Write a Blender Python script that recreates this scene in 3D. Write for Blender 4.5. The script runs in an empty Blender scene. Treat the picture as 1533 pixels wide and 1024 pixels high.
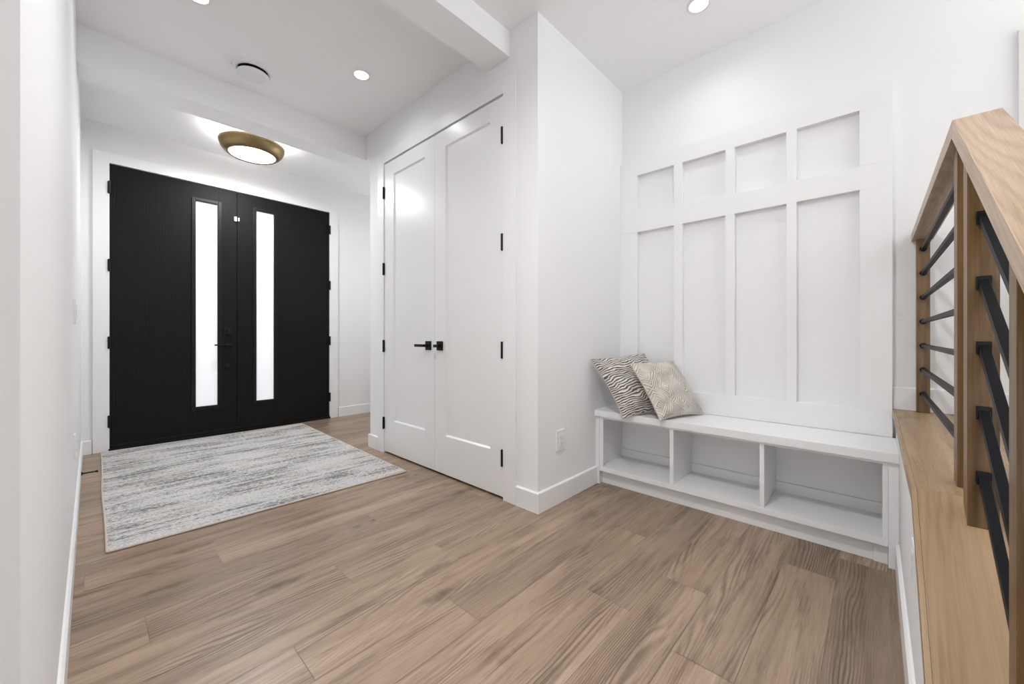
import bpy, bmesh, math, random
from mathutils import Vector, Matrix
C = bpy.context.scene
COL = C.collection
random.seed(7)

# ------------------------------------------------------------------ camera
cam = bpy.data.cameras.new('camera')
cam.sensor_width = 36.0
cam.lens = 36.0 * 584.8 / 1533.0
cam.shift_y = -9.41 / 1533.0
cam.clip_start = 0.02
camo = bpy.data.objects.new('camera', cam)
camo.location = (0, 0, 1.0)
camo.rotation_euler = (math.pi / 2, 0, -0.8223)
COL.objects.link(camo)
C.camera = camo

# ------------------------------------------------------------------ world and exposure
w = bpy.data.worlds.new('daylight')
C.world = w
w.use_nodes = True
wn = w.node_tree
bg = wn.nodes['Background']
wg = wn.nodes.new('ShaderNodeTexCoord'); wz = wn.nodes.new('ShaderNodeSeparateXYZ'); wr = wn.nodes.new('ShaderNodeValToRGB')
wn.links.new(wg.outputs['Generated'], wz.inputs[0])
wm = wn.nodes.new('ShaderNodeMath'); wm.operation = 'MULTIPLY_ADD'; wm.inputs[1].default_value = 0.5; wm.inputs[2].default_value = 0.5
wn.links.new(wz.outputs[2], wm.inputs[0]); wn.links.new(wm.outputs[0], wr.inputs[0])
LOW_FILL, SKY = 1.35, 0.55                # pale sky above; lower half of the world made brighter to lift the ceiling
wr.color_ramp.elements[0].position = 0.46; wr.color_ramp.elements[0].color = (0.95 * LOW_FILL, 0.975 * LOW_FILL, LOW_FILL, 1)
wr.color_ramp.elements[1].position = 0.54; wr.color_ramp.elements[1].color = (0.95 * SKY, 0.975 * SKY, SKY, 1)
wn.links.new(wr.outputs[0], bg.inputs[0])
bg.inputs[1].default_value = 3.9
C.view_settings.view_transform = 'Standard'
C.view_settings.look = 'None'
C.view_settings.gamma = 1
C.view_settings.exposure = 0.15
DOWN_W = 10.5        # watts of one recessed downlight
FLUSH_W = 21.0        # watts of the flush ceiling lamp, downward
GLOW_W = 9.0         # and upward

# ------------------------------------------------------------------ measured places (metres)
XC, YR, XB, YD, XL, ZC = 1.714, 1.393, 2.72, 4.86, -0.06, 2.83
YW = -0.076                      # room face of the half wall
XBEND, ZCAP, MCAP = 1.344, 0.636, 0.66
ZRAIL, MRAIL = 1.495, 0.68

# ------------------------------------------------------------------ materials
def newmat(name):
    m = bpy.data.materials.new(name); m.use_nodes = True
    nt = m.node_tree
    return m, nt, nt.nodes['Principled BSDF']

def N(nt, t, **kw):
    n = nt.nodes.new(t)
    for k, v in kw.items():
        if k.startswith('i_'):
            n.inputs[k[2:].replace('_', ' ')].default_value = v
        else:
            setattr(n, k, v)
    return n

def mathn(nt, op, a, b=None, c=None):
    n = nt.nodes.new('ShaderNodeMath'); n.operation = op
    for i, x in enumerate((a, b, c)):
        if x is None: continue
        if isinstance(x, (int, float)): n.inputs[i].default_value = x
        else: nt.links.new(x, n.inputs[i])
    return n.outputs[0]

def ramp(nt, fac, stops):
    r = nt.nodes.new('ShaderNodeValToRGB')
    els = r.color_ramp.elements
    els[0].position, els[0].color = stops[0][0], (*stops[0][1], 1)
    els[1].position, els[1].color = stops[-1][0], (*stops[-1][1], 1)
    for p, c in stops[1:-1]:
        e = els.new(p); e.color = (*c, 1)
    nt.links.new(fac, r.inputs[0])
    return r.outputs[0]

def mixc(nt, fac, a, b, mode='MIX'):
    n = nt.nodes.new('ShaderNodeMix'); n.data_type = 'RGBA'; n.blend_type = mode
    for i, x in ((0, fac), (6, a), (7, b)):
        if isinstance(x, (int, float)): n.inputs[i].default_value = x
        elif isinstance(x, tuple): n.inputs[i].default_value = (*x, 1)
        else: nt.links.new(x, n.inputs[i])
    return n.outputs[2]

def bump(nt, bsdf, h, strength, dist):
    b = nt.nodes.new('ShaderNodeBump')
    b.inputs['Strength'].default_value = strength
    b.inputs['Distance'].default_value = dist
    nt.links.new(h, b.inputs['Height'])
    nt.links.new(b.outputs[0], bsdf.inputs['Normal'])

def scaled(nt, src, s, off=(0, 0, 0)):
    m = nt.nodes.new('ShaderNodeMapping')
    m.inputs['Scale'].default_value = s
    m.inputs['Location'].default_value = off
    nt.links.new(src, m.inputs['Vector'])
    return m.outputs[0]

def noise(nt, vec, scale, detail=2.0, rough=0.5, dist=0.0):
    n = nt.nodes.new('ShaderNodeTexNoise')
    n.inputs['Scale'].default_value = scale
    n.inputs['Detail'].default_value = detail
    n.inputs['Roughness'].default_value = rough
    n.inputs['Distortion'].default_value = dist
    nt.links.new(vec, n.inputs['Vector'])
    return n.outputs[0]

def paint(name, col, rough, spec=0.5, tex=0.0):
    m, nt, b = newmat(name)
    tc = N(nt, 'ShaderNodeTexCoord')
    n = noise(nt, tc.outputs['Object'], 1.3, 2)
    c = mixc(nt, n, tuple(x * 0.985 for x in col), col)
    nt.links.new(c, b.inputs['Base Color'])
    b.inputs['Roughness'].default_value = rough
    b.inputs['Specular IOR Level'].default_value = spec
    if tex:
        bump(nt, b, noise(nt, tc.outputs['Object'], 260, 2), tex, 0.0004)
    return m

def plain(name, col, rough, metal=0.0, spec=0.5):
    m, nt, b = newmat(name)
    tc = N(nt, 'ShaderNodeTexCoord')
    n = noise(nt, tc.outputs['Object'], 40, 2)
    nt.links.new(mixc(nt, n, tuple(x * 0.93 for x in col), col), b.inputs['Base Color'])
    b.inputs['Roughness'].default_value = rough
    b.inputs['Metallic'].default_value = metal
    b.inputs['Specular IOR Level'].default_value = spec
    return m

def wood(name, light, mid, dark, rough, ring=1.0, plank=False, tint=0.0, fine=0.5, knots=0.0, warp=0.09, pmin=0.04):
    """grain runs along UV.x; UVs are in metres"""
    m, nt, b = newmat(name)
    uv = N(nt, 'ShaderNodeUVMap').outputs[0]
    # slow warp that bends the growth rings into cathedrals
    wv = noise(nt, scaled(nt, uv, (0.75, 4.5, 1)), 1.0, 1.5, 0.45)
    wv2 = noise(nt, scaled(nt, uv, (6.0, 40.0, 1)), 1.0, 2, 0.5)
    sep = N(nt, 'ShaderNodeSeparateXYZ'); nt.links.new(uv, sep.inputs[0])
    v = mathn(nt, 'ADD', mathn(nt, 'MULTIPLY', sep.outputs[1], 0.5), mathn(nt, 'MULTIPLY', wv, warp * 3))
    v = mathn(nt, 'ADD', v, mathn(nt, 'MULTIPLY', wv2, 0.006))
    rings = mathn(nt, 'SINE', mathn(nt, 'MULTIPLY', v, 620.0 * ring))
    rings = mathn(nt, 'MULTIPLY_ADD', rings, 0.5, 0.5)
    rings = mathn(nt, 'POWER', rings, 1.8)
    # where the rings show strongly and where the board is plain
    patch = ramp(nt, noise(nt, scaled(nt, uv, (1.3, 7.0, 1), (3.1, 7.7, 0)), 1.0, 2), [(0.46, (pmin,) * 3), (0.64, (1, 1, 1))])
    fi = noise(nt, scaled(nt, uv, (7.0, 330.0, 1)), 1.0, 4, 0.7)
    fi = ramp(nt, fi, [(0.38, (0, 0, 0)), (0.64, (1, 1, 1))])
    streak = noise(nt, scaled(nt, uv, (1.6, 42.0, 1), (5, 3, 0)), 1.0, 3, 0.6)
    streak = ramp(nt, streak, [(0.48, (0, 0, 0)), (0.72, (1, 1, 1))])
    broad = noise(nt, scaled(nt, uv, (0.9, 8.0, 1), (9.3, 1.7, 0)), 1.0, 3, 0.55)
    broad = ramp(nt, broad, [(0.34, (0, 0, 0)), (0.68, (1, 1, 1))])
    c = mixc(nt, broad, light, mid)
    rf = mathn(nt, 'MULTIPLY', mathn(nt, 'MULTIPLY', rings, patch), 0.78)
    c = mixc(nt, rf, c, dark)
    c = mixc(nt, mathn(nt, 'MULTIPLY', streak, 0.40), c, dark)
    smudge = noise(nt, scaled(nt, uv, (2.2, 17.0, 1), (1.5, 8.2, 0)), 1.0, 4, 0.7)
    smudge = ramp(nt, smudge, [(0.51, (0, 0, 0)), (0.70, (1, 1, 1))])
    c = mixc(nt, mathn(nt, 'MULTIPLY', mathn(nt, 'MULTIPLY', smudge, mathn(nt, 'MULTIPLY_ADD', fi, 0.6, 0.4)), 0.95), c, dark)
    c = mixc(nt, mathn(nt, 'MULTIPLY', fi, fine * 0.55), c, dark)
    if knots:
        vo = nt.nodes.new('ShaderNodeTexVoronoi'); vo.inputs['Scale'].default_value = 1.0
        wu = nt.nodes.new('ShaderNodeVectorMath'); wu.operation = 'ADD'
        nt.links.new(scaled(nt, uv, (1.25, 4.2, 1)), wu.inputs[0])
        nz = nt.nodes.new('ShaderNodeTexNoise'); nz.inputs['Scale'].default_value = 22.0
        nt.links.new(uv, nz.inputs['Vector'])
        sc = nt.nodes.new('ShaderNodeVectorMath'); sc.operation = 'SCALE'; sc.inputs[3].default_value = 0.16
        nt.links.new(nz.outputs['Color'], sc.inputs[0]); nt.links.new(sc.outputs[0], wu.inputs[1])
        nt.links.new(wu.outputs[0], vo.inputs['Vector'])
        k = ramp(nt, vo.outputs['Distance'], [(0.02, (1, 1, 1)), (0.16, (0, 0, 0))])
        c = mixc(nt, mathn(nt, 'MULTIPLY', k, knots), c, tuple(x * 0.45 for x in dark))
    if plank:
        at = N(nt, 'ShaderNodeAttribute', attribute_name='plank')
        t = ramp(nt, at.outputs['Fac'], [(0.0, (1 - tint,) * 3), (0.5, (1.0, 0.99, 0.98)), (1.0, (1 + tint * .6, 1 + tint * .6, 1 + tint * .62))])
        c = mixc(nt, 1.0, c, t, 'MULTIPLY')
    nt.links.new(c, b.inputs['Base Color'])
    rr = mathn(nt, 'MULTIPLY_ADD', fi, 0.12, rough)
    nt.links.new(rr, b.inputs['Roughness'])
    bump(nt, b, fi, 0.12, 0.0006)
    return m

M = {}
M['wall'] = paint('white wall paint', (0.87, 0.87, 0.87), 0.75, 0.3, 0.15)
M['ceil'] = paint('white ceiling paint', (0.94, 0.94, 0.94), 0.9, 0.2, 0.15)
M['trim'] = paint('white satin trim paint', (0.87, 0.87, 0.87), 0.38, 0.5)
M['door'] = paint('white semi gloss door paint', (0.86, 0.86, 0.86), 0.29, 0.5)
M['bench'] = paint('white lacquered bench boards', (0.87, 0.87, 0.873), 0.35, 0.5)
M['plastic'] = plain('white plastic', (0.86, 0.86, 0.86), 0.35)
M['grey'] = plain('shadow grey plastic', (0.30, 0.30, 0.30), 0.6)
M['black'] = plain('matt black metal', (0.012, 0.012, 0.013), 0.42, 0.6)
M['bar'] = plain('black painted bar', (0.007, 0.0075, 0.009), 0.45, 0.0, 0.12)
M['brass'] = plain('brushed brass', (0.30, 0.22, 0.11), 0.42, 1.0)
M['dark'] = plain('dark gap', (0.01, 0.01, 0.01), 0.9)
M['floor'] = wood('oak plank flooring', (0.45, 0.330, 0.236), (0.33, 0.232, 0.160), (0.11, 0.070, 0.046), 0.29, 1.5, True, 0.32, 0.5, 0.85, 0.06)
M['oak'] = wood('natural oak', (0.55, 0.41, 0.29), (0.47, 0.335, 0.22), (0.29, 0.19, 0.11), 0.32, 0.9, False, 0, 0.5, 0.0, 0.085, 0.5)
M['ledge'] = wood('golden oak ledge', (0.43, 0.295, 0.17), (0.35, 0.23, 0.125), (0.23, 0.14, 0.07), 0.32, 0.8, False, 0, 0.5, 0.0, 0.06)
M['oakshade'] = wood('oak darkened for shade', (0.235, 0.135, 0.052), (0.18, 0.098, 0.034), (0.08, 0.04, 0.012), 0.36, 0.8, False, 0, 0.9, 0.0, 0.02)  # post oak made darker overall, carrying the shade of the side faces

def black_door():
    m, nt, b = newmat('black stained wood grain')
    uv = N(nt, 'ShaderNodeUVMap').outputs[0]
    wv = noise(nt, scaled(nt, uv, (0.8, 4.0, 1)), 1.0, 2)
    sep = N(nt, 'ShaderNodeSeparateXYZ'); nt.links.new(uv, sep.inputs[0])
    v = mathn(nt, 'ADD', sep.outputs[1], mathn(nt, 'MULTIPLY', wv, 0.16))
    r = mathn(nt, 'MULTIPLY_ADD', mathn(nt, 'SINE', mathn(nt, 'MULTIPLY', v, 420.0)), 0.5, 0.5)
    f = noise(nt, scaled(nt, uv, (4.0, 190.0, 1)), 1.0, 3, 0.6)
    h = mathn(nt, 'ADD', mathn(nt, 'MULTIPLY', r, 0.5), f)
    c = ramp(nt, h, [(0.3, (0.004, 0.0037, 0.0035)), (1.0, (0.012, 0.011, 0.0102))])
    nt.links.new(c, b.inputs['Base Color'])
    b.inputs['Roughness'].default_value = 0.5
    b.inputs['Specular IOR Level'].default_value = 0.14
    bump(nt, b, h, 0.3, 0.0008)
    return m
M['blackdoor'] = black_door()

def emit(name, col, s):
    m, nt, b = newmat(name)
    b.inputs['Base Color'].default_value = (*col, 1)
    b.inputs['Emission Color'].default_value = (*col, 1)
    b.inputs['Emission Strength'].default_value = s
    b.inputs['Roughness'].default_value = 0.5
    return m
M['lens'] = emit('lit lamp lens', (1.0, 0.98, 0.95), 6.0)
M['diffuser'] = emit('lit opal diffuser', (1.0, 0.98, 0.95), 3.0)

def frosted():
    m, nt, b = newmat('frosted glass with daylight glow')
    tc = N(nt, 'ShaderNodeTexCoord')
    n = noise(nt, tc.outputs['Object'], 3.0, 2)
    c = mixc(nt, n, (0.90, 0.91, 0.96), (0.96, 0.965, 0.98))
    nt.links.new(c, b.inputs['Base Color'])
    nt.links.new(c, b.inputs['Emission Color'])
    b.inputs['Emission Strength'].default_value = 0.30  # pane is opaque; daylight coming through is put in as its own glow
    b.inputs['Roughness'].default_value = 0.45
    b.inputs['Base Color'].default_value = (0.5, 0.5, 0.5, 1)
    return m
M['glass'] = frosted()

def rugmat():
    m, nt, b = newmat('distressed woven rug')
    uv = N(nt, 'ShaderNodeUVMap').outputs[0]        # metres, x along the weave
    big = noise(nt, scaled(nt, uv, (2.0, 6.0, 1)), 1.0, 4, 0.65)
    band = noise(nt, scaled(nt, uv, (1.0, 30.0, 1), (4, 2, 0)), 1.0, 3, 0.6)
    dash = noise(nt, scaled(nt, uv, (42.0, 105.0, 1)), 1.0, 3, 0.75)
    speck = noise(nt, scaled(nt, uv, (90.0, 160.0, 1), (7, 1, 0)), 1.0, 2, 0.6)
    hue = noise(nt, scaled(nt, uv, (2.4, 5.0, 1), (11, 5, 0)), 1.0, 3)
    base = ramp(nt, hue, [(0.34, (0.58, 0.59, 0.61)), (0.46, (0.68, 0.67, 0.65)), (0.56, (0.68, 0.66, 0.63)), (0.70, (0.58, 0.52, 0.45))])
    base = mixc(nt, ramp(nt, speck, [(0.40, (1, 1, 1)), (0.60, (0, 0, 0))]), base, (0.50, 0.49, 0.48))
    base = mixc(nt, ramp(nt, speck, [(0.56, (0, 0, 0)), (0.70, (1, 1, 1))]), base, (0.78, 0.77, 0.75))
    d = mathn(nt, 'ADD', mathn(nt, 'MULTIPLY', dash, 0.95), mathn(nt, 'MULTIPLY', big, 0.75))
    d = mathn(nt, 'ADD', d, mathn(nt, 'MULTIPLY', band, 0.50))
    k = ramp(nt, mathn(nt, 'MULTIPLY', d, 0.5), [(0.545, (0, 0, 0)), (0.585, (0.65, 0.65, 0.65)), (0.63, (1, 1, 1))])
    c = mixc(nt, mathn(nt, 'MULTIPLY', k, 0.9), base, mixc(nt, hue, (0.085, 0.09, 0.10), (0.13, 0.115, 0.10)))
    nt.links.new(c, b.inputs['Base Color'])
    b.inputs['Roughness'].default_value = 0.95
    b.inputs['Specular IOR Level'].default_value = 0.1
    bump(nt, b, dash, 0.5, 0.003)
    return m

def N_sep(nt, v, i):
    s = nt.nodes.new('ShaderNodeSeparateXYZ'); nt.links.new(v, s.inputs[0])
    return s.outputs[i]
M['rug'] = rugmat()
M['hem'] = plain('cream rug binding', (0.60, 0.53, 0.46), 0.9)

def cushion_dark():
    m, nt, b = newmat('black and cream woven stripe')
    uv = N(nt, 'ShaderNodeUVMap').outputs[0]
    x, y = N_sep(nt, uv, 0), N_sep(nt, uv, 1)
    wob = noise(nt, scaled(nt, uv, (7, 7, 1)), 1.0, 2)
    wob2 = noise(nt, scaled(nt, uv, (30, 30, 1), (3, 3, 0)), 1.0, 2)
    t = mathn(nt, 'ADD', mathn(nt, 'MULTIPLY', x, -0.10), y)
    t = mathn(nt, 'ADD', t, mathn(nt, 'MULTIPLY', wob, 0.09))
    t = mathn(nt, 'ADD', t, mathn(nt, 'MULTIPLY', wob2, 0.012))
    s = mathn(nt, 'MULTIPLY_ADD', mathn(nt, 'SINE', mathn(nt, 'MULTIPLY', t, 400.0)), 0.5, 0.5)
    brk = noise(nt, scaled(nt, uv, (22, 46, 1)), 1.0, 2)
    k = ramp(nt, mathn(nt, 'ADD', mathn(nt, 'MULTIPLY', s, 0.8), mathn(nt, 'MULTIPLY', brk, 0.9)), [(0.82, (0, 0, 0)), (0.99, (1, 1, 1))])
    c = mixc(nt, mathn(nt, 'MULTIPLY', k, 0.9), (0.80, 0.755, 0.70), (0.075, 0.066, 0.064))
    nt.links.new(c, b.inputs['Base Color'])
    b.inputs['Roughness'].default_value = 0.95
    b.inputs['Specular IOR Level'].default_value = 0.1
    bump(nt, b, s, 0.8, 0.006)
    return m

def cushion_light():
    m, nt, b = newmat('cream raised diamond weave')
    uv = N(nt, 'ShaderNodeUVMap').outputs[0]
    x, y = N_sep(nt, uv, 0), N_sep(nt, uv, 1)
    # concentric diamonds: triangle folds of x and y, worked in raised cords
    wx = mathn(nt, 'ADD', x, mathn(nt, 'MULTIPLY', noise(nt, scaled(nt, uv, (9, 9, 1)), 1.0, 2), 0.05))
    px_ = mathn(nt, 'PINGPONG', mathn(nt, 'ADD', wx, 0.035), 0.085)
    py_ = mathn(nt, 'PINGPONG', mathn(nt, 'ADD', y, 0.02), 0.105)
    t = mathn(nt, 'ADD', px_, mathn(nt, 'MULTIPLY', py_, 0.8))
    s = mathn(nt, 'MULTIPLY_ADD', mathn(nt, 'SINE', mathn(nt, 'MULTIPLY', t, 400.0)), 0.5, 0.5)
    brk = noise(nt, scaled(nt, uv, (70, 70, 1)), 1.0, 3)
    gap = ramp(nt, noise(nt, scaled(nt, uv, (13, 13, 1), (2, 9, 0)), 1.0, 2), [(0.40, (0.15, 0.15, 0.15)), (0.60, (1, 1, 1))])
    k = ramp(nt, mathn(nt, 'ADD', mathn(nt, 'MULTIPLY', s, 0.7), mathn(nt, 'MULTIPLY', brk, 0.5)), [(0.30, (1, 1, 1)), (0.62, (0, 0, 0))])
    c = mixc(nt, mathn(nt, 'MULTIPLY', k, gap), (0.80, 0.755, 0.69), (0.42, 0.36, 0.30))
    nt.links.new(c, b.inputs['Base Color'])
    b.inputs['Roughness'].default_value = 0.95
    b.inputs['Specular IOR Level'].default_value = 0.1
    bump(nt, b, s, 0.9, 0.006)
    return m
M['cushA'] = cushion_dark()
M['cushB'] = cushion_light()
M['piping'] = plain('grey cushion back cloth', (0.50, 0.48, 0.45), 0.9)
M['back'] = plain('cream cushion back cloth', (0.66, 0.60, 0.52), 0.9)

# ------------------------------------------------------------------ mesh helpers
def box(bm, x0, x1, y0, y1, z0, z1, bev=0.0, seg=2):
    t = bmesh.new()
    bmesh.ops.create_cube(t, size=1)
    for v in t.verts:
        v.co = Vector((x0 + (v.co.x + .5) * (x1 - x0), y0 + (v.co.y + .5) * (y1 - y0), z0 + (v.co.z + .5) * (z1 - z0)))
    if bev:
        bmesh.ops.bevel(t, geom=list(t.edges), offset=bev, segments=seg, affect='EDGES', profile=0.7)
    join(bm, t)

def join(bm, t):
    me = bpy.data.meshes.new('tmp'); t.to_mesh(me); t.free()
    bm.from_mesh(me); bpy.data.meshes.remove(me)

def prism(bm, pts, axis, a, b_, bev=0.0):
    """polygon pts in the plane of the two other axes, extruded along axis from a to b"""
    t = bmesh.new()
    def mk(p, s):
        return {'x': (s, p[0], p[1]), 'y': (p[0], s, p[1]), 'z': (p[0], p[1], s)}[axis]
    va = [t.verts.new(mk(p, a)) for p in pts]
    vb = [t.verts.new(mk(p, b_)) for p in pts]
    t.faces.new(va); t.faces.new(list(reversed(vb)))
    n = len(pts)
    for i in range(n):
        t.faces.new((va[i], vb[i], vb[(i + 1) % n], va[(i + 1) % n]))
    bmesh.ops.recalc_face_normals(t, faces=t.faces)
    if bev:
        bmesh.ops.bevel(t, geom=list(t.edges), offset=bev, segments=2, affect='EDGES', profile=0.7)
    join(bm, t)

def lathe(bm, prof, c, n=48, axis='z', close=False):
    """prof: (radius, height) pairs turned about an axis through c"""
    rings = []
    for r, h in prof:
        ring = []
        for k in range(n):
            a = 2 * math.pi * k / n
            p = {'z': (r * math.cos(a), r * math.sin(a), h), 'x': (h, r * math.cos(a), r * math.sin(a)), 'y': (r * math.sin(a), h, r * math.cos(a))}[axis]
            ring.append(bm.verts.new(Vector(c) + Vector(p)))
        rings.append(ring)
    fs = []
    for i in range(len(rings) - 1):
        for k in range(n):
            fs.append(bm.faces.new((rings[i][k], rings[i][(k + 1) % n], rings[i + 1][(k + 1) % n], rings[i + 1][k])))
    if close:
        fs.append(bm.faces.new(rings[0])); fs.append(bm.faces.new(list(reversed(rings[-1]))))
    bmesh.ops.recalc_face_normals(bm, faces=fs)

def grain_uv(bm, axis):
    uvl = bm.loops.layers.uv.verify()
    ax = Vector(axis).normalized()
    ou, ov = random.uniform(0, 40), random.uniform(0, 40)
    for f in bm.faces:
        n = f.normal
        if abs(n.dot(ax)) > 0.9:
            a2 = ax.orthogonal().normalized(); b2 = ax.cross(a2)
            for l in f.loops:
                l[uvl].uv = (l.vert.co.dot(a2) * 0.3 + ou, l.vert.co.dot(b2) + ov)
        else:
            b2 = n.cross(ax).normalized()
            for l in f.loops:
                l[uvl].uv = (l.vert.co.dot(ax) + ou, l.vert.co.dot(b2) + ov)

def setp(o, label=None, cat=None, group=None, kind=None):
    if label: o['label'] = label
    if cat: o['category'] = cat
    if group: o['group'] = group
    if kind: o['kind'] = kind
    return o

def thing(name, loc, label, cat, group=None, kind=None):
    o = bpy.data.objects.new(name, None)
    o.empty_display_size = 0.1
    o.location = loc
    COL.objects.link(o)
    return setp(o, label, cat, group, kind)

def world_loc(o):
    v = Vector(o.location)
    while o.parent:
        o = o.parent; v = v + Vector(o.location)
    return v

def obj(name, bm, mat, parent=None, label=None, cat=None, group=None, kind=None, grain=None, smooth=False, origin=None):
    """bm is in world coordinates; it is moved so the object sits at origin"""
    bm.normal_update()
    if grain: grain_uv(bm, grain)
    base = world_loc(parent) if parent else Vector((0, 0, 0))
    o_ = Vector(origin) if origin is not None else base
    for v in bm.verts: v.co -= o_
    me = bpy.data.meshes.new(name); bm.to_mesh(me); bm.free()
    if smooth:
        for p in me.polygons: p.use_smooth = True
    me.materials.append(mat)
    o = bpy.data.objects.new(name, me)
    o.location = o_ - base
    COL.objects.link(o)
    if parent: o.parent = parent
    return setp(o, label, cat, group, kind)

def copy_tree(root, delta, label):
    c = root.copy(); COL.objects.link(c)
    c.location = Vector(root.location) + Vector(delta); c['label'] = label
    for ch in list(root.children):
        k = ch.copy(); COL.objects.link(k); k.parent = c
        for g in list(ch.children):
            d = g.copy(); COL.objects.link(d); d.parent = k
    return c

def B(): return bmesh.new()
def struct(name, bm, mat, label, cat, **kw):
    return obj(name, bm, mat, None, label, cat, None, 'structure', **kw)

# ------------------------------------------------------------------ floor: planks along X with staggered butt joints
def build_floor():
    bm = B()
    uvl = bm.loops.layers.uv.verify()
    lay = bm.faces.layers.float.new('plank')
    W, Y0, X0, X1, g = 0.1785, 0.118, -3.0, 3.7, 0.0007
    known = {0: 2.075, 1: 1.256, 2: 0.10, 3: 1.33, 4: 0.35, 5: 0.925, 6: 0.442, 7: 1.12, 8: 0.72, 9: 0.13, 10: 1.05, 11: 0.393, 12: 1.5, 13: 0.8}
    tone = {(0, 0): .2, (0, -1): .62, (1, -1): .75, (1, 0): .55, (3, 0): .25, (3, -1): .7, (5, 0): .3, (5, -1): .55, (4, 0): .62, (6, 0): .7, (2, 0): .6, (-1, 0): .2, (9, -1): .62, (9, 0): .45}
    L = 1.52
    for k in range(-17, 28):
        ya, yb = Y0 + k * W, Y0 + (k + 1) * W
        if yb < -3.0: continue
        x = known.get(k, random.uniform(0, L))
        j = 0
        while x > X0: x -= L; j -= 1
        while x < X1:
            a, b_ = max(x, X0), min(x + L, X1)
            if b_ - a > 0.01:
                vs = [bm.verts.new(p) for p in ((a + g, ya + g, 0), (b_ - g, ya + g, 0), (b_ - g, yb - g, 0), (a + g, yb - g, 0))]
                f = bm.faces.new(vs)
                f[lay] = tone.get((k, j), random.uniform(.25, .8))
                ou, ov = random.uniform(0, 60), random.uniform(0, 60)
                for l in f.loops: l[uvl].uv = (l.vert.co.x + ou, l.vert.co.y + ov)
            x += L; j += 1
    # sub floor under the joints
    box(bm, X0, X1, -3.0, 5.06, -0.12, -0.0015)
    struct('floor', bm, M['floor'], 'greyed oak plank floor of the entry hall', 'floor')
build_floor()

# ------------------------------------------------------------------ ceiling, soffits
b = B(); box(b, -3, 3.7, -3, 5.06, ZC, ZC + .12)
struct('ceiling', b, M['ceil'], 'flat white ceiling of the hall', 'ceiling')
b = B(); box(b, XL, XC, 1.609, 1.806, 2.677, ZC)
struct('trim_1', b, M['ceil'], 'shallow white ceiling beam running into the wall above the closet doors', 'ceiling beam')
b = B(); box(b, XL, 3.6, 3.427, 3.64, 2.609, ZC); box(b, XC + .0505, 3.6, 3.3385, 3.4265, 2.609, ZC)
struct('trim_2', b, M['ceil'], 'deeper white ceiling beam in front of the brass lamp by the entry doors', 'ceiling beam')

# ------------------------------------------------------------------ walls
b = B()
DX0, DX1, DZ = 0.100, 1.972, 2.498
box(b, -0.26, DX0, YD, YD + .2, 0, ZC); box(b, DX1, 3.7, YD, YD + .2, 0, ZC); box(b, DX0, DX1, YD, YD + .2, DZ, ZC)
struct('wall_front', b, M['wall'], 'white wall around the black double entry doors', 'wall')
b = B(); box(b, -0.26, XL, 0.775, YD, 0, ZC)
struct('wall_left', b, M['wall'], 'white wall running along the left side to the entry doors', 'wall')
b = B(); box(b, -3.0, -0.26, 0.775, 0.97, 0, ZC); 
struct('wall_near', b, M['wall'], 'white wall end turning away at the left edge', 'wall')
b = B()
CY0, CY1, CZ = 1.650, 3.080, 2.473
box(b, XC + .05, XB, YR, 3.338, 0, ZC)
box(b, XC, XC + .05, YR, CY0, 0, ZC); box(b, XC, XC + .05, CY1, 3.338, 0, 2.608); box(b, XC, XC + .05, 3.0, 3.4265, 2.609, ZC); box(b, XC, XC + .05, CY0, 3.0, CZ, ZC); box(b, XC, XC + .05, 3.0, CY1, CZ, 2.6085)
struct('wall_closet', b, M['wall'], 'white closet wall with the corner beside the bench', 'wall')
b = B(); box(b, XB, XB + .15, -1.5, YR + .2, 0, ZC)
struct('wall_right', b, M['wall'], 'white wall behind the panelling and the stair railing', 'wall')
b = B(); box(b, 3.6, 3.75, 3.2, 3.6, 0, ZC); box(b, 3.6, 3.75, 4.35, YD + .2, 0, ZC); box(b, 3.6, 3.75, 3.6, 4.35, 0, .9); box(b, 3.6, 3.75, 3.6, 4.35, 2.2, ZC)
box(b, XB, 3.6, 3.2, 3.338, 0, ZC)
struct('wall_passage', b, M['wall'], 'unseen white passage end wall, its opening added to let light in', 'wall')  # out of view; opening sized for the daylight it adds to the passage
b = B(); box(b, -3.15, 1.15, -3.15, -3.0, 0, ZC); box(b, 1.0, 1.15, -3.0, -1.5, 0, ZC)
box(b, -3.15, -3.0, -3.0, -1.2, 0, ZC); box(b, -3.15, -3.0, .3, .97, 0, ZC); box(b, -3.15, -3.0, -1.2, .3, 0, .05); box(b, -3.15, -3.0, -1.2, .3, 2.0, ZC)
struct('wall_back', b, M['wall'], 'unseen white wall added behind the viewer to shape the daylight', 'wall')  # out of view; closed and opened to steer daylight around the room
b = B(); box(b, 1.0, XB, -1.5, -1.35, 0, 1.6)
struct('wall_stair', b, M['wall'], 'unseen white wall beyond the stairs, height set for the light over it', 'wall')  # out of view; top edge set to limit light from the stair side

def zcap(x): return ZCAP if x >= XBEND else ZCAP - MCAP * (XBEND - x)
def offset_bend(zt, m, t):
    """underside point of the mitre of a board of thickness t"""
    a = math.atan(m)
    return XBEND + t * math.tan(a / 2), zt - t
TC = 0.036
ux, uz = offset_bend(ZCAP, MCAP, TC)
XE = 0.44
ze = ZCAP - MCAP * (XBEND - XE)              # top of the cap at its low end
tv = TC * math.sqrt(1 + MCAP ** 2)           # vertical thickness on the slope
b = B(); prism(b, [(XE, 0), (XB, 0), (XB, uz - .0006), (ux, uz - .0006), (XE, max(ze - tv - .0006, 0.001))], 'y', -0.252, YW)
struct('wall_half', b, M['wall'], 'low white half wall under the oak ledge beside the stairs', 'wall')

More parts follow.
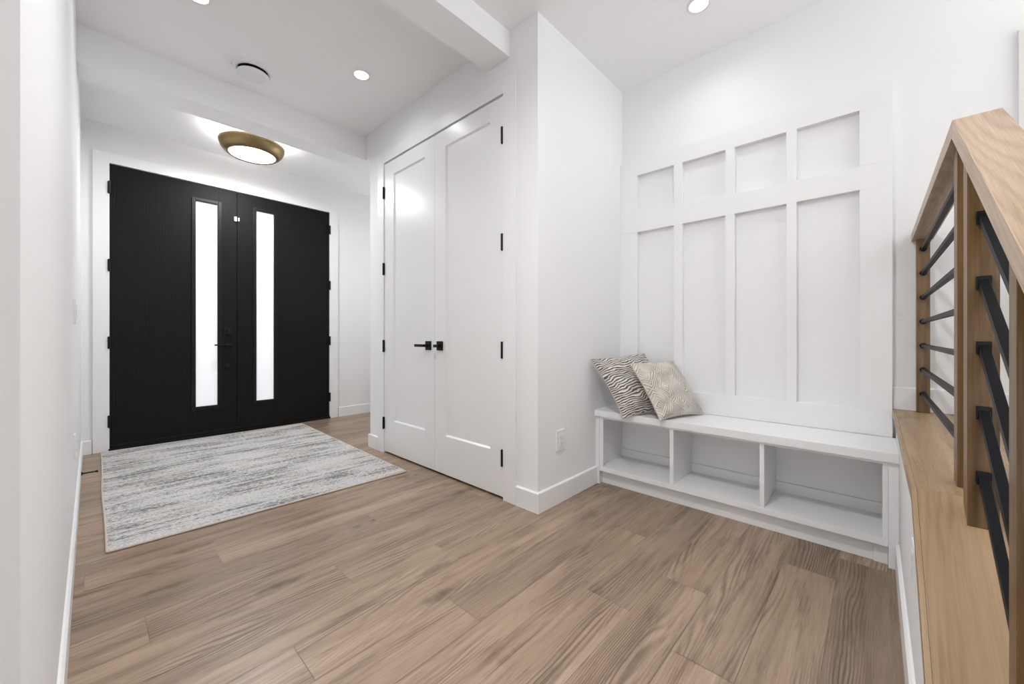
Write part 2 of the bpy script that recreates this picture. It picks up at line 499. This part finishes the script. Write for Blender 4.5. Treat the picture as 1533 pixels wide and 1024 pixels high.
# ------------------------------------------------------------------ baseboards
BH, BT = 0.116, 0.014
def board(bm, x0, x1, y0, y1, face, z0=0.0, h=BH):
    """baseboard with an eased top edge on its room side"""
    t = 0.006
    if face in '+x-x':
        xs = (x0, x1) if face == '+x' else (x1, x0)      # xs[1] is the room side
        d = t if face == '+x' else -t
        prism(bm, [(xs[0], z0), (xs[1], z0), (xs[1], z0 + h - t), (xs[1] - d, z0 + h), (xs[0], z0 + h)], 'y', y0, y1)
    else:
        ys = (y0, y1) if face == '+y' else (y1, y0)
        d = t if face == '+y' else -t
        prism(bm, [(ys[0], z0), (ys[1], z0), (ys[1], z0 + h - t), (ys[1] - d, z0 + h), (ys[0], z0 + h)], 'x', x0, x1)
b = B(); board(b, XL, XL + .012, 0.775, YD, '+x')
struct('baseboard_left', b, M['trim'], 'white baseboard along the left wall', 'baseboard')
b = B(); board(b, -3, XL + .012, 0.763, 0.775, '-y')
struct('baseboard_near', b, M['trim'], 'white baseboard on the wall end at the left edge', 'baseboard')
b = B(); board(b, 2.075, 3.6, YD - BT, YD, '-y'); board(b, XL + .012, 0.002, YD - BT, YD, '-y')
struct('baseboard_front', b, M['trim'], 'white baseboard beside the black entry doors', 'baseboard')
b = B(); board(b, XC - BT, XC, YR - BT, 1.551, '-x'); board(b, XC - BT, XC, 3.19, 3.338 + BT, '-x'); board(b, XC, 2.335, YR - BT, YR, '-y'); 
board(b, XC, 3.6, 3.338, 3.338 + BT, '+y')
struct('baseboard_closet', b, M['trim'], 'white baseboard around the closet corner', 'baseboard')
b = B(); board(b, XE, 2.33, YW, YW + .012, '+y')
struct('baseboard_right', b, M['trim'], 'white baseboard at the foot of the half wall', 'baseboard')
b = B(); board(b, XB - BT, XB, -1.35, -0.066, '-x', ZCAP + .001, 0.112)
struct('baseboard_stair', b, M['trim'], 'white baseboard above the oak landing', 'baseboard')

# ------------------------------------------------------------------ casings
def casing(name, axis, a0, a1, zt, wd, wt, face, th, label, cat='door casing'):
    bm = B()
    def put(s0, s1, z0, z1):
        if axis == 'x': box(bm, s0, s1, face, face + th, z0, z1, .0025)
        else: box(bm, face, face + th, s0, s1, z0, z1, .0025)
    put(a0 - wd, a0, 0, zt + wt); put(a1, a1 + wd, 0, zt + wt); put(a0, a1, zt, zt + wt)
    return struct(name, bm, M['trim'], label, cat)
casing('trim_3', 'x', DX0 + .006, DX1 - .004, DZ - .003, .100, .088, YD - .016, .016, 'wide flat white casing framing the black entry doors')
casing('trim_4', 'y', CY0 + .004, CY1 - .002, CZ, .102, .092, XC - .015, .015, 'wide flat white casing framing the white closet doors')
b = B(); box(b, XB - .018, XB, -0.60, -0.452, ZCAP + .113, 2.312, .002); box(b, XB - .030, XB - .018, -0.60, -0.478, ZCAP + .113, 2.318, .002)
struct('trim_5', b, M['trim'], 'white casing edge on the landing wall behind the handrail', 'casing')
b = B(); box(b, DX0, DX1, YD - .03, YD + .12, 0.0, 0.022, .004); box(b, DX0 + .004, DX1 - .004, YD - .006, YD + .002, 0.022, 0.05, .002)
struct('trim_6', b, M['black'], 'black threshold under the entry doors', 'threshold')

# ------------------------------------------------------------------ black entry doors
def hinge(par, x, y, z, axis, h=0.095, r=0.0065):
    bm = B()
    lathe(bm, [(0.0005, -h / 2 - .004), (r * .7, -h / 2 - .004), (r, -h / 2), (r, h / 2), (r * .7, h / 2 + .004), (0.0005, h / 2 + .004)], (x, y, z), 14)
    if axis == 'x': box(bm, x - .011, x + .011, y + .003, y + .007, z - h / 2, z + h / 2, .001)
    else: box(bm, x + .003, x + .007, y - .011, y + .011, z - h / 2, z + h / 2, .001)
    obj('hinge', bm, M['black'], par, 'black hinge')

def entry_leaf(name, x0, x1, gx0, gx1, gz0, gz1, hx, label):
    d = thing(name, (hx, YD, 0.0), label, 'door', None, 'structure')
    y0, y1, z0, z1 = YD, YD + .045, 0.03, 2.492
    bm = B()
    box(bm, x0, gx0, y0, y1, z0, z1, .002); box(bm, gx1, x1, y0, y1, z0, z1, .002)
    box(bm, gx0, gx1, y0, y1, z0, gz0); box(bm, gx0, gx1, y0, y1, gz1, z1)
    obj('leaf', bm, M['blackdoor'], d, grain=(0, 0, 1))
    # glazing bead: a stepped raised frame
    bm = B()
    fw = 0.027
    for (a, c_, e, f_, p) in ((gx0 - fw, gx1 + fw, gz0 - fw, gz1 + fw, 0.010),):
        box(bm, a, gx0, y0 - p, y0 + .002, e, f_, .003); box(bm, gx1, c_, y0 - p, y0 + .002, e, f_, .003)
        box(bm, gx0, gx1, y0 - p, y0 + .002, e, gz0, .003); box(bm, gx0, gx1, y0 - p, y0 + .002, gz1, f_, .003)
    q = 0.006
    box(bm, gx0, gx0 + q, y0 - .003, y0 + .02, gz0, gz1); box(bm, gx1 - q, gx1, y0 - .003, y0 + .02, gz0, gz1)
    box(bm, gx0 + q, gx1 - q, y0 - .003, y0 + .02, gz0, gz0 + q); box(bm, gx0 + q, gx1 - q, y0 - .003, y0 + .02, gz1 - q, gz1)
    obj('glazing_bead', bm, M['black'], d)
    bm = B(); box(bm, gx0, gx1, y0 + .016, y0 + .024, gz0, gz1)
    obj('glass_pane', bm, M['glass'], d, 'tall narrow frosted glass pane')
    for z in (2.282, 1.61, 0.94, 0.2575):
        hinge(d, hx, YD - .020, z, 'x', 0.1, .0085)
    return d
XS = 1.031
dl = entry_leaf('door_1', DX0 + .006, XS - .002, .688, .873, .297, 2.325, DX0 + .005, 'left leaf of the black entry doors with the lever handle')
dr = entry_leaf('door_2', XS + .002, DX1 - .006, 1.199, 1.377, .297, 2.345, DX1 - .004, 'right leaf of the black entry doors without a handle')
bm = B(); box(bm, XS - .022, XS + .022, YD + .0455, YD + .053, .05, 2.488, .002)
obj('astragal', bm, M['blackdoor'], dr, grain=(0, 0, 1))
# lever, thumb turn, lower plate
bm = B(); lathe(bm, [(.0005, -.012), (.024, -.012), (.027, -.009), (.027, 0), (.0005, 0)], (.957, YD, .906), 28, 'y')
h = obj('rosette', bm, M['black'], dl, smooth=False)
bm = B(); lathe(bm, [(.009, -.055), (.009, -.010)], (.957, YD, .906), 16, 'y', True); box(bm, .832, .968, YD - .064, YD - .050, .900, .914, .003)
obj('lever', bm, M['black'], h)
bm = B(); box(bm, .916, .978, YD - .014, YD, 1.012, 1.078, .004)
h = obj('deadbolt', bm, M['black'], dl)
bm = B(); box(bm, .941, .953, YD - .034, YD - .013, 1.028, 1.062, .003); obj('thumb_turn', bm, M['black'], h)
bm = B(); lathe(bm, [(.0005, -.010), (.020, -.010), (.023, -.007), (.023, 0), (.0005, 0)], (.952, YD, .69), 24, 'y'); obj('lower_rosette', bm, M['black'], dl)
bm = B(); box(bm, 1.003, 1.026, YD - .018, YD, 2.185, 2.232, .003); obj('alarm_sensor', bm, M['plastic'], dl, 'small white alarm sensor')
bm = B(); box(bm, 1.037, 1.050, YD - .016, YD, 2.190, 2.226, .003); obj('alarm_magnet', bm, M['plastic'], dr, 'small white alarm magnet')

# ------------------------------------------------------------------ white closet doors
def closet_leaf(name, y0, y1, py0, py1, hy, lever, label):
    d = thing(name, (XC, hy, 0.0), label, 'door', None, 'structure')
    x0, x1, z0, z1 = XC - .006, XC + .030, 0.016, 2.463
    pz0, pz1 = 0.287, 2.347
    bm = B()
    box(bm, x0, x1, y0, py0, z0, z1, .0015); box(bm, x0, x1, py1, y1, z0, z1, .0015)
    box(bm, x0, x1, py0, py1, z0, pz0); box(bm, x0, x1, py0, py1, pz1, z1)
    obj('stile_and_rail_frame', bm, M['door'], d)
    bm = B()
    # recessed flat panel with a sloped sticking around it
    r, s = 0.011, 0.010
    A = [(py0, pz0), (py1, pz0), (py1, pz1), (py0, pz1)]
    I = [(py0 + s, pz0 + s), (py1 - s, pz0 + s), (py1 - s, pz1 - s), (py0 + s, pz1 - s)]
    va = [bm.verts.new((x0 + .001, *p)) for p in A]; vi = [bm.verts.new((x0 + r, *p)) for p in I]
    for i in range(4): bm.faces.new((va[i], va[(i + 1) % 4], vi[(i + 1) % 4], vi[i]))
    bm.faces.new(vi)
    bk = [bm.verts.new((x1 - .004, *p)) for p in A]
    for i in range(4): bm.faces.new((va[i], bk[i], bk[(i + 1) % 4], va[(i + 1) % 4]))
    bm.faces.new(list(reversed(bk)))
    bmesh.ops.recalc_face_normals(bm, faces=bm.faces)
    obj('panel', bm, M['door'], d)
    for z in (2.22, 1.57, 0.9125, 0.2555):
        hinge(d, XC - .014, hy, z, 'y', 0.096, .0085)
    return d
YS = 2.357
cl = closet_leaf('door_3', YS + .0015, CY1 - .004, 2.482, 2.929, CY1 - .001, 1, 'left white closet door leaf with the long black lever')
cr = closet_leaf('door_4', CY0 + .007, YS - .0015, 1.774, 2.229, CY0 + .012, 0, 'right white closet door leaf nearest the wall corner')
ZH = .927
bm = B(); box(bm, XC - .016, XC - .005, 2.398, 2.463, ZH - .033, ZH + .033, .002)
h = obj('rosette', bm, M['black'], cl, 'square black rosette')
bm = B(); box(bm, XC - .056, XC - .015, 2.420, 2.440, ZH - .010, ZH + .010, .002); box(bm, XC - .062, XC - .050, 2.418, 2.540, ZH - .010, ZH + .010, .0025)
obj('lever', bm, M['black'], h)
bm = B(); box(bm, XC - .016, XC - .005, 2.258, 2.323, ZH - .033, ZH + .033, .002)
h = obj('rosette', bm, M['black'], cr, 'square black rosette')
bm = B(); box(bm, XC - .052, XC - .015, 2.281, 2.301, ZH - .010, ZH + .010, .002); box(bm, XC - .060, XC - .048, 2.252, 2.303, ZH - .010, ZH + .010, .0025)
obj('knob', bm, M['black'], h)

# ------------------------------------------------------------------ board and batten panelling
pnl = thing('wall_panelling', (XB, 0.66, .498), 'tall white board and batten panelling rising above the storage bench', 'wall panelling')
XF = XB - .038
bm = B(); box(bm, XB - .003, XB, -0.062, YR - .001, .4985, 2.262)
obj('backing_sheet', bm, M['trim'], pnl)
for (a, c_) in ((-0.064, 0.058), (.321, .369), (.630, .681), (.941, .997), (1.257, YR - .0005)):
    for (z0, z1) in ((.63, 1.748), (1.868, 2.156)):
        bm = B(); box(bm, XF, XB - .0028, a, c_, z0, z1, .0016); obj('stile', bm, M['trim'], pnl)
for (z0, z1) in ((.4985, .63), (1.748, 1.868), (2.156, 2.266)):
    bm = B(); box(bm, XF, XB - .0028, -0.064, YR - .0005, z0, z1, .0016); obj('rail', bm, M['trim'], pnl)

# ------------------------------------------------------------------ storage bench
bn = thing('storage_bench', (2.5, .66, 0), 'long white storage bench with three open cubbies below the panelling', 'bench')
m_ = M['bench']
XK = 2.335
def part(name, parent, mat, *boxes, bev=.0015, label=None):
    bm = B()
    for q in boxes: box(bm, *q, bev)
    return obj(name, bm, mat, parent, label)
part('seat_top', bn, m_, (2.321, XF - .0005, -0.0755, YR - .0005, .457, .498), bev=.002)
part('side_panel', bn, m_, (XK, XF - .0005, 1.365, YR - .0145 + .014, 0, .457))
part('side_panel', bn, m_, (XK, XF - .0005, -0.0755, -0.043, 0, .457))
part('face_frame', bn, m_, (XK + .004, XK + .022, 1.337, 1.3645, .12, .443), (XK + .004, XK + .022, -0.0425, -0.024, .12, .443), (XK + .003, XK + .022, -0.0425, 1.3645, .443, .457))
part('bottom_shelf', bn, m_, (XK + .002, XF - .022, -0.0425, 1.3645, .089, .12))
part('divider', bn, m_, (XK + .004, XF - .022, .871, .894, .12, .443))
part('divider', bn, m_, (XK + .004, XF - .022, .414, .435, .12, .443))
part('back_panel', bn, m_, (XF - .020, XF - .002, -0.0425, 1.3645, .0, .457))
part('back_rail', bn, m_, (XF - .034, XF - .0205, .8945, 1.3645, .12, .175), (XF - .034, XF - .0205, .4355, .8705, .12, .175), (XF - .034, XF - .0205, -0.0425, .4135, .12, .175))
part('toe_kick', bn, m_, (XK + .040, XK + .056, .005, 1.3645, 0.0, .089), (XK + .032, XK + .052, -0.0425, .005, 0.0, .089))

# ------------------------------------------------------------------ cushions
def cushion(name, p_bl, p_br, p_tl, thick, mat, backmat, label, lay):
    """p_bl, p_br, p_tl: corners; a pillow with pinched corners, a woven front and a plain back"""
    p_bl, p_br, p_tl = map(Vector, (p_bl, p_br, p_tl))
    cen = (p_br + p_tl) / 2
    e1 = (p_br - p_bl); s1 = e1.length / 2; e1.normalize()
    e2 = (p_tl - p_bl); e2 -= e1 * e2.dot(e1) * 0.55; s2 = (p_tl - p_bl).length / 2; e2.normalize()
    nrm = e1.cross(e2).normalized()
    if nrm.dot(-cen) < 0: nrm.negate()
    n = 44
    def pt(i, j, s):
        u, v = -1 + 2 * i / n, -1 + 2 * j / n
        t = (max(0, 1 - u ** 2) ** .46) * (max(0, 1 - v ** 2) ** .46)
        # edges bow inwards between pointed corners, so the outline pinches
        uu = u * (1 - .085 * (1 - v * v) * abs(u) ** 3 - .0 * t); vv = v * (1 - .085 * (1 - u * u) * abs(v) ** 3)
        wr = .006 * math.sin(7 * u + 3 * v + lay) * (1 - t) + .004 * math.sin(11 * v - 4 * u + lay)
        sag = -.015 * (1 + v) * u * u
        return cen + e1 * uu * s1 + e2 * vv * s2 + nrm * (s * t * thick / 2 + wr * (1 - (max(abs(u), abs(v))) ** 8) + sag)
    root = thing(name, tuple(cen - Vector((0, 0, cen.z - .5))), label, 'cushion')
    for s, nm, mt in ((1, 'front_cover', mat), (-1, 'back_cover', backmat)):
        bm = B(); uvl = bm.loops.layers.uv.verify()
        g = [[bm.verts.new(pt(i, j, s)) for j in range(n + 1)] for i in range(n + 1)]
        for i in range(n):
            for j in range(n):
                q = [(i, j), (i + 1, j), (i + 1, j + 1), (i, j + 1)]
                if s < 0: q.reverse()
                f = bm.faces.new([g[a][c_] for a, c_ in q])
                for l, (a, c_) in zip(f.loops, q): l[uvl].uv = (a / n * s1 * 2, c_ / n * s2 * 2)
        obj(nm, bm, mt, root, smooth=True)
    # seam cord round the edge
    cu = B()
    loop = [pt(i, 0, 0) for i in range(n)] + [pt(n, j, 0) for j in range(n)] + [pt(n - i, n, 0) for i in range(n)] + [pt(0, n - j, 0) for j in range(n)]
    r = .0028; rings = []
    for k, p in enumerate(loop):
        d = (loop[(k + 1) % len(loop)] - loop[k - 1]).normalized()
        a = d.cross(nrm).normalized()
        rings.append([cu.verts.new(p + (a * math.cos(q * math.pi / 3) + nrm * math.sin(q * math.pi / 3)) * r) for q in range(6)])
    for k in range(len(rings)):
        A_, B_ = rings[k], rings[(k + 1) % len(rings)]
        for q in range(6): cu.faces.new((A_[q], A_[(q + 1) % 6], B_[(q + 1) % 6], B_[q]))
    bmesh.ops.recalc_face_normals(cu, faces=cu.faces)
    obj('seam_cord', cu, backmat, root, smooth=True)
    return root
cushion('cushion', (2.268, 1.124, .497), (2.655, .931, .530), (2.200, 1.366, .845), .125, M['cushA'], M['piping'], 'black and cream striped cushion at the back, leaning in the bench corner', 0.3)
cushion('cushion', (2.286, .918, .5035), (2.655, .788, .506), (2.288, 1.112, .836), .115, M['cushB'], M['back'], 'plain cream cushion with a raised diamond weave, in front of the striped one', 1.9)

# ------------------------------------------------------------------ rug
def build_rug():
    rug = thing('rug', (.82, 3.66, 0), 'grey distressed rug on the floor before the black entry doors', 'rug')
    P00, P10, P11, P01 = Vector((.046, 2.581)), Vector((1.567, 2.516)), Vector((1.621, 4.74)), Vector((.055, 4.815))
    def at(u, v):
        p = P00 * (1 - u) * (1 - v) + P10 * u * (1 - v) + P11 * u * v + P01 * (1 - u) * v
        p.x += .003 * math.sin(v * 9 + .6) * (1 - u) ** 2
        return p
    def pile(u, v): return .0095 + .0006 * math.sin(u * 13 + v * 5) + .0008 * math.sin(v * 17)
    bm = B(); uvl = bm.loops.layers.uv.verify()
    nu, nv = 40, 60
    g = [[None] * (nv + 1) for _ in range(nu + 1)]
    for i in range(nu + 1):
        for j in range(nv + 1):
            u, v = i / nu, j / nv; p = at(u, v)
            g[i][j] = bm.verts.new((p.x, p.y, pile(u, v)))
    for i in range(nu):
        for j in range(nv):
            q = [(i, j), (i + 1, j), (i + 1, j + 1), (i, j + 1)]
            f = bm.faces.new([g[a][c_] for a, c_ in q])
            for l, (a, c_) in zip(f.loops, q): l[uvl].uv = (a / nu * 1.53, c_ / nv * 2.24)
    rim = [(i, 0) for i in range(nu)] + [(nu, j) for j in range(nv)] + [(nu - i, nv) for i in range(nu)] + [(0, nv - j) for j in range(nv)]
    low = [bm.verts.new((*g[a][c_].co.xy, .0006)) for a, c_ in rim]
    for k in range(len(rim)):
        k2 = (k + 1) % len(rim)
        bm.faces.new((g[rim[k][0]][rim[k][1]], low[k], low[k2], g[rim[k2][0]][rim[k2][1]]))
    bm.faces.new(list(reversed(low)))
    bmesh.ops.recalc_face_normals(bm, faces=bm.faces)
    obj('pile', bm, M['rug'], rug)
    bm = B(); rings = []
    for k, (a, c_) in enumerate(rim):
        p = at(a / nu, c_ / nv)
        n2 = rim[(k + 1) % len(rim)]; p0 = rim[k - 1]
        d = (at(n2[0] / nu, n2[1] / nv) - at(p0[0] / nu, p0[1] / nv)).normalized()
        o2 = Vector((d.y, -d.x))
        rings.append([bm.verts.new((p.x + o2.x * .0055 * math.cos(t), p.y + o2.y * .0055 * math.cos(t), .0060 + .0056 * math.sin(t))) for t in [q * math.pi / 4 for q in range(8)]])
    for k in range(len(rings)):
        A_, B_ = rings[k], rings[(k + 1) % len(rings)]
        for q in range(8): bm.faces.new((A_[q], A_[(q + 1) % 8], B_[(q + 1) % 8], B_[q]))
    bmesh.ops.recalc_face_normals(bm, faces=bm.faces)
    obj('binding', bm, M['hem'], rug, 'cream bound edge', smooth=True)
build_rug()

# ------------------------------------------------------------------ oak ledge on the half wall, stairs
led = thing('ledge_cap', (2.0, -0.16, ZCAP - TC), 'oak ledge capping the half wall, level then sloping down', 'ledge')
lv = [(XBEND, ZCAP), (XB - .0005, ZCAP), (XB - .0005, ZCAP - TC), (ux, uz)]
sl = [(XE, ze), (XBEND, ZCAP), (ux, uz), (XE, ze - tv)]
for pts, ax in ((lv, (1, 0, 0)), (sl, (1, 0, MCAP))):
    bm = B(); prism(bm, pts, 'y', -0.262, -0.0736, .0010); obj('cap_board', bm, M['ledge'], led, grain=ax)
for pts, ax in ((lv, (1, 0, 0)), (sl, (1, 0, MCAP))):
    bm = B(); prism(bm, pts, 'y', -0.0733, -0.0645, .0010); obj('edge_strip', bm, M['ledge'], led, grain=ax)
st = thing('staircase', (1.6, -0.8, 0), 'oak stairs and landing behind the railing', 'stairs')
bm = B(); box(bm, 1.33, XB - .0005, -1.349, -0.2625, .59, ZCAP - .0005, .002); obj('landing', bm, M['ledge'], st, grain=(1, 0, 0))
for k, (xa, z) in enumerate(((1.05, .424), (.77, .212))):
    bm = B(); box(bm, xa - .02, xa + .30, -1.349, -0.2625, z - .034, z, .004); obj('tread', bm, M['ledge'], st, grain=(0, 1, 0))
for k, (xa, z0, z1) in enumerate(((1.345, .424, .589), (1.063, .212, .389), (.783, 0, .177))):
    bm = B(); box(bm, xa, xa + .018, -1.349, -0.2625, z0, z1); obj('riser', bm, M['trim'], st)

# ------------------------------------------------------------------ railing
rl = thing('stair_railing', (1.6, -0.167, ZCAP), 'oak handrail on square posts with thin black bars on the half wall ledge', 'railing')
TR = 0.038
hx_, hz_ = offset_bend(ZRAIL, MRAIL, TR)
XR0 = 0.36
zr0 = ZRAIL - MRAIL * (XBEND - XR0); trv = TR * math.sqrt(1 + MRAIL ** 2)
bm = B(); prism(bm, [(XBEND, ZRAIL), (XB - .001, ZRAIL), (XB - .001, ZRAIL - TR), (hx_, hz_)], 'y', -0.203, -0.130, .0015)
obj('handrail', bm, M['oak'], rl, 'level length of oak handrail', grain=(1, 0, 0))
bm = B(); prism(bm, [(XR0, zr0), (XBEND, ZRAIL), (hx_, hz_), (XR0, zr0 - trv)], 'y', -0.203, -0.130, .0015)
obj('handrail', bm, M['oak'], rl, 'sloping length of oak handrail', grain=(1, 0, MRAIL))
def rail_under(x):
    return ZRAIL - TR if x >= hx_ else hz_ - MRAIL * (hx_ - x)
def post(xa, xb_):
    bm = B()
    if xa >= hx_:
        za, zb_ = rail_under(xa), rail_under(xb_)
        fa, fb = zcap(xa), zcap(xb_)
    else:
        za, zb_ = rail_under(xa), rail_under(xb_); fa, fb = zcap(xa), zcap(xb_)
    e = .0006
    prism(bm, [(xa, fa + e), (xb_, fb + e), (xb_, zb_ - e), (xa, za - e)], 'y', -0.190, -0.145, .0015)
    return obj('post', bm, M['oakshade'], rl, grain=(0, 0, 1))
post(2.670, 2.704); post(1.417, 1.468); post(1.278, 1.327); post(.880, .922); post(.47, .515)
for i in range(7):
    z = 1.410 - i * .1143
    bm = B(); box(bm, 1.468, 2.670, -0.175, -0.160, z - .0075, z + .0075, .0012)
    o = obj('bar', bm, M['bar'], rl, 'black bar of the level length')
    bm = B(); lathe(bm, [(.0080, 2.664), (.0125, 2.664), (.0130, 2.6665), (.0130, 2.6695), (.0080, 2.6695)], (0, -0.1675, z), 20, 'x'); obj('ferrule', bm, M['black'], o)
for i in range(5):
    z1 = 1.252 - i * .137                   # centre height at the upper post
    hv = .0093
    for xa, xb_ in ((.922, 1.278),):
        z0 = z1 - MRAIL * (1.278 - xa)
        bm = B(); prism(bm, [(xa, z0 - hv), (xb_, z1 - hv), (xb_, z1 + hv), (xa, z0 + hv)], 'y', -0.175, -0.160, .0012)
        o = obj('bar', bm, M['bar'], rl, 'black bar of the sloping length')
        bm = B(); box(bm, 1.268, 1.2775, -0.178, -0.157, z1 - .017, z1 + .010, .0012); obj('ferrule', bm, M['black'], o)

# ------------------------------------------------------------------ lamps and ceiling fittings
def lamp(name, typ, loc, power, parent, rot=(0, 0, 0), size=.1, col=(.985, .99, 1), spot=2.95):
    l = bpy.data.lights.new(name, typ); l.energy = power; l.color = col
    if typ == 'AREA': l.shape = 'DISK'; l.size = size
    if typ == 'SPOT': l.spot_size = spot; l.spot_blend = 1.0; l.shadow_soft_size = size
    if typ == 'POINT': l.shadow_soft_size = size
    o = bpy.data.objects.new(name, l); COL.objects.link(o); o.parent = parent
    o.location = Vector(loc) - world_loc(parent); o.rotation_euler = rot
    return o

def downlight(x, y, label, power=DOWN_W, soft=.045):
    d = thing('downlight', (x, y, ZC), label, 'downlight', 'recessed ceiling downlights')
    bm = B(); lathe(bm, [(.046, .0), (.047, -.004), (.056, -.005), (.062, -.0035), (.063, .0)], (x, y, ZC), 40)
    obj('trim_ring', bm, M['plastic'], d, smooth=True)
    bm = B(); lathe(bm, [(.0005, -.0032), (.046, -.0032), (.0462, -.0005)], (x, y, ZC), 40)
    obj('lens', bm, M['lens'], d, 'glowing lens')
    lamp('bulb', 'SPOT', (x, y, ZC - .012), power, d, size=soft)
    return d
downlight(1.289, 2.639, 'lit recessed downlight in the ceiling nearest the closet doors')
downlight(.39, 2.672, 'lit recessed downlight cut by the top edge, left of the round vent')
downlight(2.285, .713, 'lit recessed downlight above the bench and panelling')
downlight(.55, .713, 'unseen downlight added over the hall floor to brighten it', 150.0, .1)  # added out of view, far stronger than the others, to brighten the hall
downlight(-1.2, -.6, 'unseen downlight added left of the hall for fill light', 24)  # this and the next two are added out of view as fill
downlight(.55, -1.6, 'unseen downlight added behind the stair foot for fill light', 24)
downlight(-1.2, -2.2, 'unseen downlight added near the back wall for fill light', 24)
fx = thing('ceiling_light', (1.005, 4.18, ZC), 'round brass flush ceiling lamp with a glowing white lens by the entry doors', 'ceiling light')
c0 = (1.005, 4.18, 0)
bm = B(); lathe(bm, [(.181, 2.656), (.186, 2.649), (.196, 2.650), (.219, 2.667), (.241, 2.694), (.253, 2.726), (.256, 2.746), (.253, 2.747), (.249, 2.726), (.236, 2.697), (.215, 2.672), (.195, 2.658), (.181, 2.659)], c0, 72)
obj('shade', bm, M['brass'], fx, 'brass dish shade', smooth=True)
bm = B(); lathe(bm, [(.0005, 2.646), (.10, 2.6465), (.16, 2.649), (.182, 2.655), (.182, 2.661), (.0005, 2.661)], c0, 72)
obj('diffuser', bm, M['diffuser'], fx, 'glowing white lens', smooth=True)
bm = B(); lathe(bm, [(.0005, 2.663), (.13, 2.663), (.13, 2.69), (.075, 2.70), (.075, ZC), (.0005, ZC)], c0, 48)
obj('canopy', bm, M['plastic'], fx)
lamp('bulb', 'AREA', (1.005, 4.18, 2.640), FLUSH_W, fx, size=.34)
for k in range(4):
    a = math.pi / 4 + k * math.pi / 2
    lamp('glow_bulb', 'POINT', (1.005 + .180 * math.cos(a), 4.18 + .180 * math.sin(a), 2.715), GLOW_W / 4, fx, size=.03)

vt = thing('air_vent', (.757, 3.134, ZC), 'round white air vent in the ceiling before the brass lamp', 'air vent')
c1 = (.757, 3.134, ZC)
bm = B(); lathe(bm, [(.086, .0), (.086, -.008), (.090, -.016), (.100, -.018), (.114, -.010), (.119, 0)], c1, 56); obj('outer_ring', bm, M['plastic'], vt, smooth=True)
bm = B(); lathe(bm, [(.0005, -.001), (.0855, -.001)], c1, 48); obj('throat', bm, M['dark'], vt, 'dark throat')
bm = B(); lathe(bm, [(.0005, -.050), (.070, -.050), (.084, -.047), (.093, -.040), (.094, -.036), (.092, -.034), (.0005, -.034)], c1, 56); obj('disc', bm, M['plastic'], vt, smooth=True)
bm = B(); lathe(bm, [(.014, -.0345), (.014, -.0015)], c1, 16); obj('stem', bm, M['grey'], vt)

# ------------------------------------------------------------------ switches, outlets, door stop
def plate(name, c, nrm, wd, ht, label, cat, kind, thin=1.0):
    """wall plate at c facing nrm ('+x','-y','+y')"""
    t = thing(name, c, label, cat)
    def bx(u0, u1, z0, z1, d0, d1, bev=.001):
        bm = B()
        x, y, z = c; d0 *= thin; d1 *= thin
        if nrm == '+x': box(bm, x + d0, x + d1, y + u0, y + u1, z + z0, z + z1, bev)
        if nrm == '-y': box(bm, x + u0, x + u1, y - d1, y - d0, z + z0, z + z1, bev)
        if nrm == '+y': box(bm, x + u0, x + u1, y + d0, y + d1, z + z0, z + z1, bev)
        return bm
    obj('cover_plate', bx(-wd / 2, wd / 2, -ht / 2, ht / 2, 0, .008, .002), M['plastic'], t)
    if kind == 'switch':
        n = 1 if wd < .09 else 2
        for k in range(n):
            o = (k - (n - 1) / 2) * .046
            obj('rocker', bx(o - .0165, o + .0165, -.033, .033, .0075, .0115, .002), M['plastic'], t)
    else:
        f = obj('receptacle', bx(-.017, .017, -.034, .034, .0075, .0105, .001), M['plastic'], t)
        for s in (-.018, .018):
            for q, hh in ((-.006, .004), (.006, .0035)):
                obj('slot', bx(q - .001, q + .001, s - hh, s + hh, .0103, .0110, 0), M['grey'], f)
            obj('ground_hole', bx(-.002, .002, s - .0115, s - .0075, .0103, .0110, 0), M['grey'], f)
    return t
plate('light_switch', (XL, 2.90, 1.118), '+x', .115, .118, 'white double light switch on the left wall', 'light switch', 'switch')
plate('wall_outlet', (XL, 2.90, .455), '+x', .072, .116, 'white outlet low on the left wall below the switch', 'outlet', 'outlet')
plate('wall_outlet', (1.926, YR, .372), '-y', .078, .122, 'white outlet low on the wall between closet corner and bench', 'outlet', 'outlet')
plate('wall_outlet', (1.47, YW, .400), '+y', .072, .116, 'white outlet on the half wall beside the oak ledge', 'outlet', 'outlet', .45)
ds = thing('door_stop', (XL + .012, 4.0, .05), 'thin black door stop on the left baseboard beside the rug', 'door stop')
bm = B(); lathe(bm, [(.0005, 0), (.013, 0), (.013, .004), (.006, .008), (.0005, .008)], (XL + .012, 4.0, .05), 20, 'x'); obj('base_flange', bm, M['black'], ds)
bm = B(); lathe(bm, [(.0045, .006), (.0045, .068)], (XL + .012, 4.0, .05), 14, 'x', True); obj('rod', bm, M['black'], ds)
bm = B(); lathe(bm, [(.0005, .066), (.007, .066), (.0075, .078), (.005, .081), (.0005, .081)], (XL + .012, 4.0, .05), 16, 'x'); obj('rubber_tip', bm, M['black'], ds)
